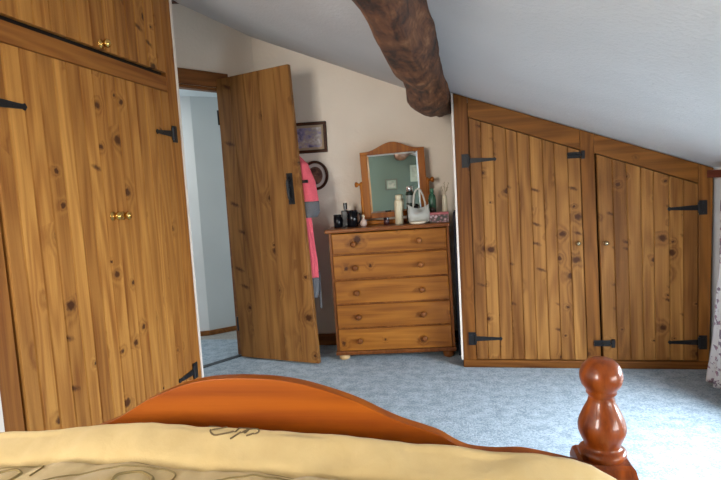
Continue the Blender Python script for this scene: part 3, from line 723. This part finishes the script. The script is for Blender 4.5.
for k in range(6):
    bm = newbm(); a = rnd.uniform(-1, 1); b3 = rnd.uniform(-.4, .4); h = rnd.uniform(.15, .20)
    P = [(a * .004, b3 * .004, .09), (a * .012, b3 * .01, .13), (a * .034, b3 * .02, h)]
    tube(bm, P, .001, 6)
    for q in range(7):
        u = .35 + .65 * q / 6; x = a * .012 + (a * .022) * u; z = .12 + (h - .12) * u
        bmesh.ops.create_icosphere(bm, subdivisions=1, radius=.003, matrix=Matrix.Translation((x + rnd.uniform(-.005, .005), b3 * .015 + rnd.uniform(-.004, .004), z)))
    obj('sprig', bm, SPR, t)
# dark narrow board in the gap beside the chest
bm = newbm(); box(bm, (-.0075, -.13, 0), (.0075, .11, .972)); o = obj('dark_board', bm, NAVY, None, bevel=.006, loc=(-.108, 3.735, 0))
tag(o, 'narrow dark navy board standing in the gap between chest and cupboard', 'board')

# ------------------------------------------------------------------ bed
BL = Matrix.Translation((.221, 1.025, 0)) @ Matrix.Rotation(R(3), 4, 'Z')
bed = thing('bed', 'orange pine double bed with a curved footboard and turned corner posts', 'bed', (.221, 1.025, 0), R(3))
FP = [(-.964, .692), (-.916, .725), (-.868, .75), (-.822, .77), (-.777, .782), (-.734, .788), (-.691, .79), (-.649, .789), (-.608, .786), (-.567, .779), (-.527, .768), (-.487, .755), (-.448, .74), (-.41, .72), (-.372, .702), (-.334, .690), (-.296, .677), (-.274, .662), (-.25, .649), (-.222, .644), (-.184, .642), (-.147, .645), (-.111, .638), (-.075, .63), (-.04, .621), (-.02, .618)]
BWd = 1.382
right = [(s_, z) for s_, z in FP if s_ > -.70]; left = [(-1.382, .617)] + [(-.691 - (s_ + .691) * .86, z) for s_, z in right[::-1]]
def board_profile(dz): return [(s_, z + dz) for s_, z in (left + right)]
def smooth_prof(pr, k=2):
    for _ in range(k):
        q = [pr[0]]
        for i in range(len(pr) - 1):
            (a, b2), (c, d) = pr[i], pr[i + 1]
            q += [(a * .75 + c * .25, b2 * .75 + d * .25), (a * .25 + c * .75, b2 * .25 + d * .75)]
        q.append(pr[-1]); pr = q
    return pr
def headfoot(name, y, dz):
    pr = smooth_prof(board_profile(dz)); bm = newbm()
    lo = .34
    F = [bm.verts.new((x, y - .013, z)) for x, z in pr]; B = [bm.verts.new((x, y + .013, z)) for x, z in pr]
    F0 = [bm.verts.new((x, y - .013, lo)) for x, z in pr]; B0 = [bm.verts.new((x, y + .013, lo)) for x, z in pr]
    n = len(pr)
    for i in range(n - 1):
        bm.faces.new((F0[i], F0[i + 1], F[i + 1], F[i])); bm.faces.new((B0[i], B[i], B[i + 1], B0[i + 1]))
        bm.faces.new((F[i], F[i + 1], B[i + 1], B[i])); bm.faces.new((F0[i], B0[i], B0[i + 1], F0[i + 1]))
    bm.faces.new((F0[0], F[0], B[0], B0[0])); bm.faces.new((F0[-1], B0[-1], B[-1], F[-1]))
    return obj(name, bm, B_wood, bed, bevel=.005, angle=50)
headfoot('footboard', 0, 0)
POST = [(.0, .822), (.014, .8205), (.026, .816), (.036, .806), (.0410, .793), (.0415, .784), (.038, .772), (.031, .764), (.029, .760), (.0295, .756), (.025, .752), (.0245, .748), (.027, .738), (.036, .722), (.0435, .706), (.0465, .694), (.0455, .683), (.040, .670), (.0345, .660), (.034, .654), (.040, .652), (.0455, .648), (.0465, .642), (.043, .637), (.044, .634)]
def bedpost(x, y, dz=0):
    bm = newbm(); lathe(bm, [(r_ * .9, z + dz) for r_, z in POST], 40, Matrix.Translation((x, y, 0)))
    h = .0475; T = .636 + dz
    V = [[bm.verts.new((x + a * hh, y + c * hh, z)) for a, c in ((-1, -1), (1, -1), (1, 1), (-1, 1))] for hh, z in ((h * .82, T), (h * .93, T - .006), (h, T - .020), (h, .02), (h * .9, 0))]
    bm.faces.new(V[0])
    for A, B in zip(V, V[1:]):
        for i in range(4): bm.faces.new((A[i], A[(i + 1) % 4], B[(i + 1) % 4], B[i]))
    bm.faces.new(V[-1][::-1])
    o = obj('post', bm, B_post, bed)
    for pz in o.data.polygons: pz.use_smooth = len(pz.vertices) == 4 and pz.index < 40 * (len(POST) - 1)
    return o
HY = -2.02
bedpost(.0, 0); bedpost(-BWd, 0)
for x in (-.012, -BWd + .012):
    bm = newbm(); box(bm, (x - .012, HY + .05, .25), (x + .012, -.05, .40)); obj('side_rail', bm, B_wood, bed, bevel=.004)
bm = newbm(); box(bm, (-BWd + .03, HY + .03, .33), (-.03, -.03, .345)); obj('bed_base', bm, B_bun, bed)
headfoot('headboard', HY, -.05); bedpost(.0, HY, -.05); bedpost(-BWd, HY, -.05)
bm = newbm(); box(bm, (-BWd + .035, HY + .03, .3455), (-.035, -.03, .54))
o = obj('mattress', bm, plain('mattress_ticking', (.7, .68, .62), .9), None, bevel=.04, segs=4); o.matrix_world = BL
tag(o, 'pale mattress on the pine bed under the cream duvet', 'mattress')

# duvet
crown = [(-1.45, .700), (-1.22, .713), (-1.095, .715), (-.976, .723), (-.907, .730), (-.84, .732), (-.754, .724), (-.671, .719), (-.55, .712), (-.436, .706), (-.326, .699), (-.247, .694), (-.154, .685), (-.07, .671), (-.04, .662), (.0, .638), (.03, .60), (.06, .53), (.075, .44), (.08, .34)]
DVX0, DVX1 = -1.46, .055
def dz(u, v):
    """height over the bed plan, u along the footboard, v distance from the footboard (positive towards the pillow)"""
    c = lerp_tab(crown, u)
    e = max(0, 1 - abs(u + BWd + .02 - 0) / .12) if u < -BWd + .1 else 0
    c -= .30 * e * e
    # nose of the duvet where it is tucked behind the footboard
    t = min(1, max(0, (v - .022) / .075)); nose = math.sqrt(max(0, 1 - (1 - t) ** 2)); c2 = .50 + (c - .50) * nose
    # quilting seam 15 cm from the board, then the puffed field
    back = 0
    if v > .09: back = -.032 * min(1, (v - .09) / .07)
    seam = -.010 * math.exp(-((v - .165) / .008) ** 2)
    puff = .012 * math.sin(min(1, max(0, (v - .165) / .25)) * math.pi)
    w = .011 * mnoise.noise((u * 4.2, v * 7, 1.0)) + .006 * mnoise.noise((u * 13, v * 11, 4.0)) + .003 * mnoise.noise((u * 34, v * 15, 9.0))
    # diagonal creases
    w += .008 * math.sin(38 * (u * .8 + v * 1.1) + 4 * mnoise.noise((u * 3, v * 3, 7))) * max(0, mnoise.noise((u * 2.3, v * 5, 12)) + .15)
    return c2 + back + seam + puff + w * nose * (.55 if v < .1 else 1.0)
DUV, nt, b = nodes('cream_cotton')
tc = N(nt, 'ShaderNodeTexCoord'); n1 = N(nt, 'ShaderNodeTexNoise', Scale=16, Detail=5.0, Roughness=.55, Distortion=.2); n2 = N(nt, 'ShaderNodeTexNoise', Scale=420, Detail=2.0)
for n in (n1, n2): nt.links.new(tc.outputs['Object'], n.inputs['Vector'])
nt.links.new(ramp(nt, n1.outputs[0], [(.3, (.52, .375, .165)), (.7, (.58, .43, .20))]), b.inputs['Base Color'])
b.inputs['Roughness'].default_value = .9; b.inputs['Sheen Weight'].default_value = .15
bp = N(nt, 'ShaderNodeBump', Strength=.3, Distance=.010)
nt.links.new(mth(nt, 'ADD', n1.outputs[0], mth(nt, 'MULTIPLY', n2.outputs[0], .06)), bp.inputs['Height']); nt.links.new(bp.outputs[0], b.inputs['Normal'])
bm = newbm(); us = [DVX0 + (DVX1 - DVX0) * i / 190 for i in range(191)]
vs_ = [.021 + .0035 * i for i in range(24)] + [.108 + .006 * i for i in range(34)] + [.32 + .04 * i for i in range(34)]
gr = [[bm.verts.new((u, -v, dz(u, v))) for v in vs_] for u in us]
for i in range(len(us) - 1):
    for j in range(len(vs_) - 1): bm.faces.new((gr[i][j], gr[i][j + 1], gr[i + 1][j + 1], gr[i + 1][j]))
duv = obj('duvet', bm, DUV, None, smooth=True); duv.matrix_world = BL
if sum(p_.normal.z for p_ in duv.data.polygons) < 0: duv.data.flip_normals()
s = duv.modifiers.new('solid', 'SOLIDIFY'); s.thickness = .03; s.offset = -1
tag(duv, 'cream quilted duvet with scroll embroidery spread over the pine bed', 'duvet')
THREAD = plain('olive_thread', (.24, .17, .06), .8); THREAD2 = plain('dark_thread', (.13, .085, .035), .8)
def stitch(pts, rad, mat, name='embroidery', n=60):
    q = []
    m_ = len(pts) - 1
    for i in range(n + 1):       # Catmull-Rom
        t = i / n * m_; k = min(int(t), m_ - 1); f_ = t - k
        P = [Vector(pts[max(0, min(m_, k + d))]) for d in (-1, 0, 1, 2)]
        v = .5 * ((2 * P[1]) + (-P[0] + P[2]) * f_ + (2 * P[0] - 5 * P[1] + 4 * P[2] - P[3]) * f_ * f_ + (-P[0] + 3 * P[1] - 3 * P[2] + P[3]) * f_ ** 3)
        q.append((v.x, -v.y, dz(v.x, v.y) + rad * .35))
    bm = newbm(); tube(bm, q, rad, 6); return obj(name, bm, mat, duv, smooth=True)
def scroll(u, v, s_, flip=1):
    stitch([(u - .13 * s_, v + .10), (u - .11 * s_, v + .06), (u - .06 * s_, v + .025), (u, v + .008), (u + .05 * s_, v + .012), (u + .055 * s_, v + .05)], .0017, THREAD)
    stitch([(u - .015 * s_, v + .075), (u - .02 * s_, v + .045), (u + .005 * s_, v + .028), (u + .030 * s_, v + .040), (u + .028 * s_, v + .065), (u + .008 * s_, v + .070)], .0028, THREAD)
for u, s_ in ((-1.21, 1.0), (-1.04, 1.0), (-.80, 1.15), (-.585, .9), (-.40, 1.0), (-.20, .9)): scroll(u, .180, s_)
stitch([(-.725, .085), (-.70, .075), (-.69, .09), (-.715, .10), (-.70, .112), (-.67, .10), (-.66, .082), (-.645, .088), (-.65, .10)], .0017, THREAD2)
stitch([(-.672, .115), (-.655, .098), (-.635, .085), (-.625, .095), (-.645, .105)], .0017, THREAD2)
sm_ = [(-1.4 + i * .05, .1655 + .002 * math.sin(i)) for i in range(29)]
stitch(sm_, .0012, THREAD, 'seam_stitching', 160)

# ------------------------------------------------------------------ curtain at the low window
FLOR, nt, b = nodes('floral_curtain')
tc = N(nt, 'ShaderNodeTexCoord'); n1 = N(nt, 'ShaderNodeTexNoise', Scale=16, Detail=6.0, Roughness=.7, Distortion=1.2); v1 = N(nt, 'ShaderNodeTexVoronoi', Scale=40)
for n in (n1, v1): nt.links.new(tc.outputs['Object'], n.inputs['Vector'])
mk = mth(nt, 'GREATER_THAN', mth(nt, 'SUBTRACT', n1.outputs[0], mth(nt, 'MULTIPLY', v1.outputs['Distance'], .22)), .455)
nt.links.new(mix(nt, mk, (.66, .63, .64), ramp(nt, v1.outputs['Distance'], [(.1, (.36, .20, .26)), (.5, (.22, .17, .22))])), b.inputs['Base Color']); b.inputs['Roughness'].default_value = .9
cur = thing('curtain', 'white curtain with mauve floral print hanging at the right edge by the eaves', 'curtain', (1.272, 2.93, 0))
bm = newbm(); nu, nz_ = 90, 40; gr = []
for i in range(nu + 1):
    u = i / nu; row = []
    for j in range(nz_ + 1):
        z = 1.098 - 1.078 * j / nz_; k = 1 - z / 1.1
        fold = math.sin(u * 2 * math.pi * 6 + .8 * math.sin(k * 3)) * (.012 + .022 * k)
        flare = -.045 * max(0, k - .45) ** 1.2 * 1.6
        y = -.30 + u * (.47 + .05 * k)
        row.append(bm.verts.new((fold + flare + .01 * mnoise.noise((u * 5, z * 3, 2)), y, z)))
    gr.append(row)
for i in range(nu):
    for j in range(nz_): bm.faces.new((gr[i][j], gr[i + 1][j], gr[i + 1][j + 1], gr[i][j + 1]))
o = obj('drape', bm, FLOR, cur, smooth=True); s = o.modifiers.new('solid', 'SOLIDIFY'); s.thickness = .004
rail = thing('curtain_rail', 'red-brown wooden curtain rail where the ceiling meets the low right wall', 'curtain rail', (1.285, 0, 1.125))
bm = newbm(); box(bm, (-.03, 1.15, -.018), (.03, 3.26, .022)); obj('rail', bm, wood('red_rail', (.20, .05, .03), (.09, .02, .012), axis='y', knots=0), rail, bevel=.005)
for y in (1.3, 2.2, 3.1):
    bm = newbm(); box(bm, (.03, y - .015, -.012), (.066, y + .015, .012)); obj('bracket', bm, IRON, rail)

# ------------------------------------------------------------------ light
def area(name, loc, rot, sx, sy, power, col):
    l = bpy.data.lights.new(name, 'AREA'); l.shape = 'RECTANGLE'; l.size = sx; l.size_y = sy; l.energy = power; l.color = col
    o = bpy.data.objects.new(name, l); C.objects.link(o); o.location = loc; o.rotation_euler = rot; return o
DAY = (.80, .91, 1.0)
(ya, yb, za, zb) = WINS[0]
area('daylight_window', (KX + .50, (ya + yb) / 2, 1.10), (0, R(52), 0), 1.0, 1.5, 300, DAY)
(ya, yb, za, zb) = WINS[1]
area('added_daylight_bed', (KX + .40, (ya + yb) / 2, .95), (0, R(65), 0), .9, 1.4, 80, (1.0, .97, .93))  # added daylight from the unseen bedside window, brightens bed and wardrobe
(xa, xb, za, zb) = FWIN
area('added_daylight_front', ((xa + xb) / 2, FY - .25, (za + zb) / 2 + .1), (R(90), 0, 0), 1.0, 1.1, 145, (1.0, .95, .88))  # added daylight from behind the camera, brightens gable, door and cupboard
area('landing_light', (-2.75, 3.45, 1.95), (0, 0, 0), .5, .5, 10, (.97, 1.0, .97))
w = bpy.data.worlds.new('world'); SC.world = w; w.use_nodes = True
bg = w.node_tree.nodes['Background']; bg.inputs[0].default_value = (.70, .85, 1, 1); bg.inputs[1].default_value = .6

SC.view_settings.view_transform = 'Standard'; SC.view_settings.look = 'None'; SC.view_settings.gamma = 1.0
SC.view_settings.use_curve_mapping = False; SC.view_settings.exposure = 0.14
try:
    SC.cycles.use_denoising = True; SC.cycles.max_bounces = 10; SC.cycles.diffuse_bounces = 6; SC.cycles.sample_clamp_indirect = 8
except Exception: pass
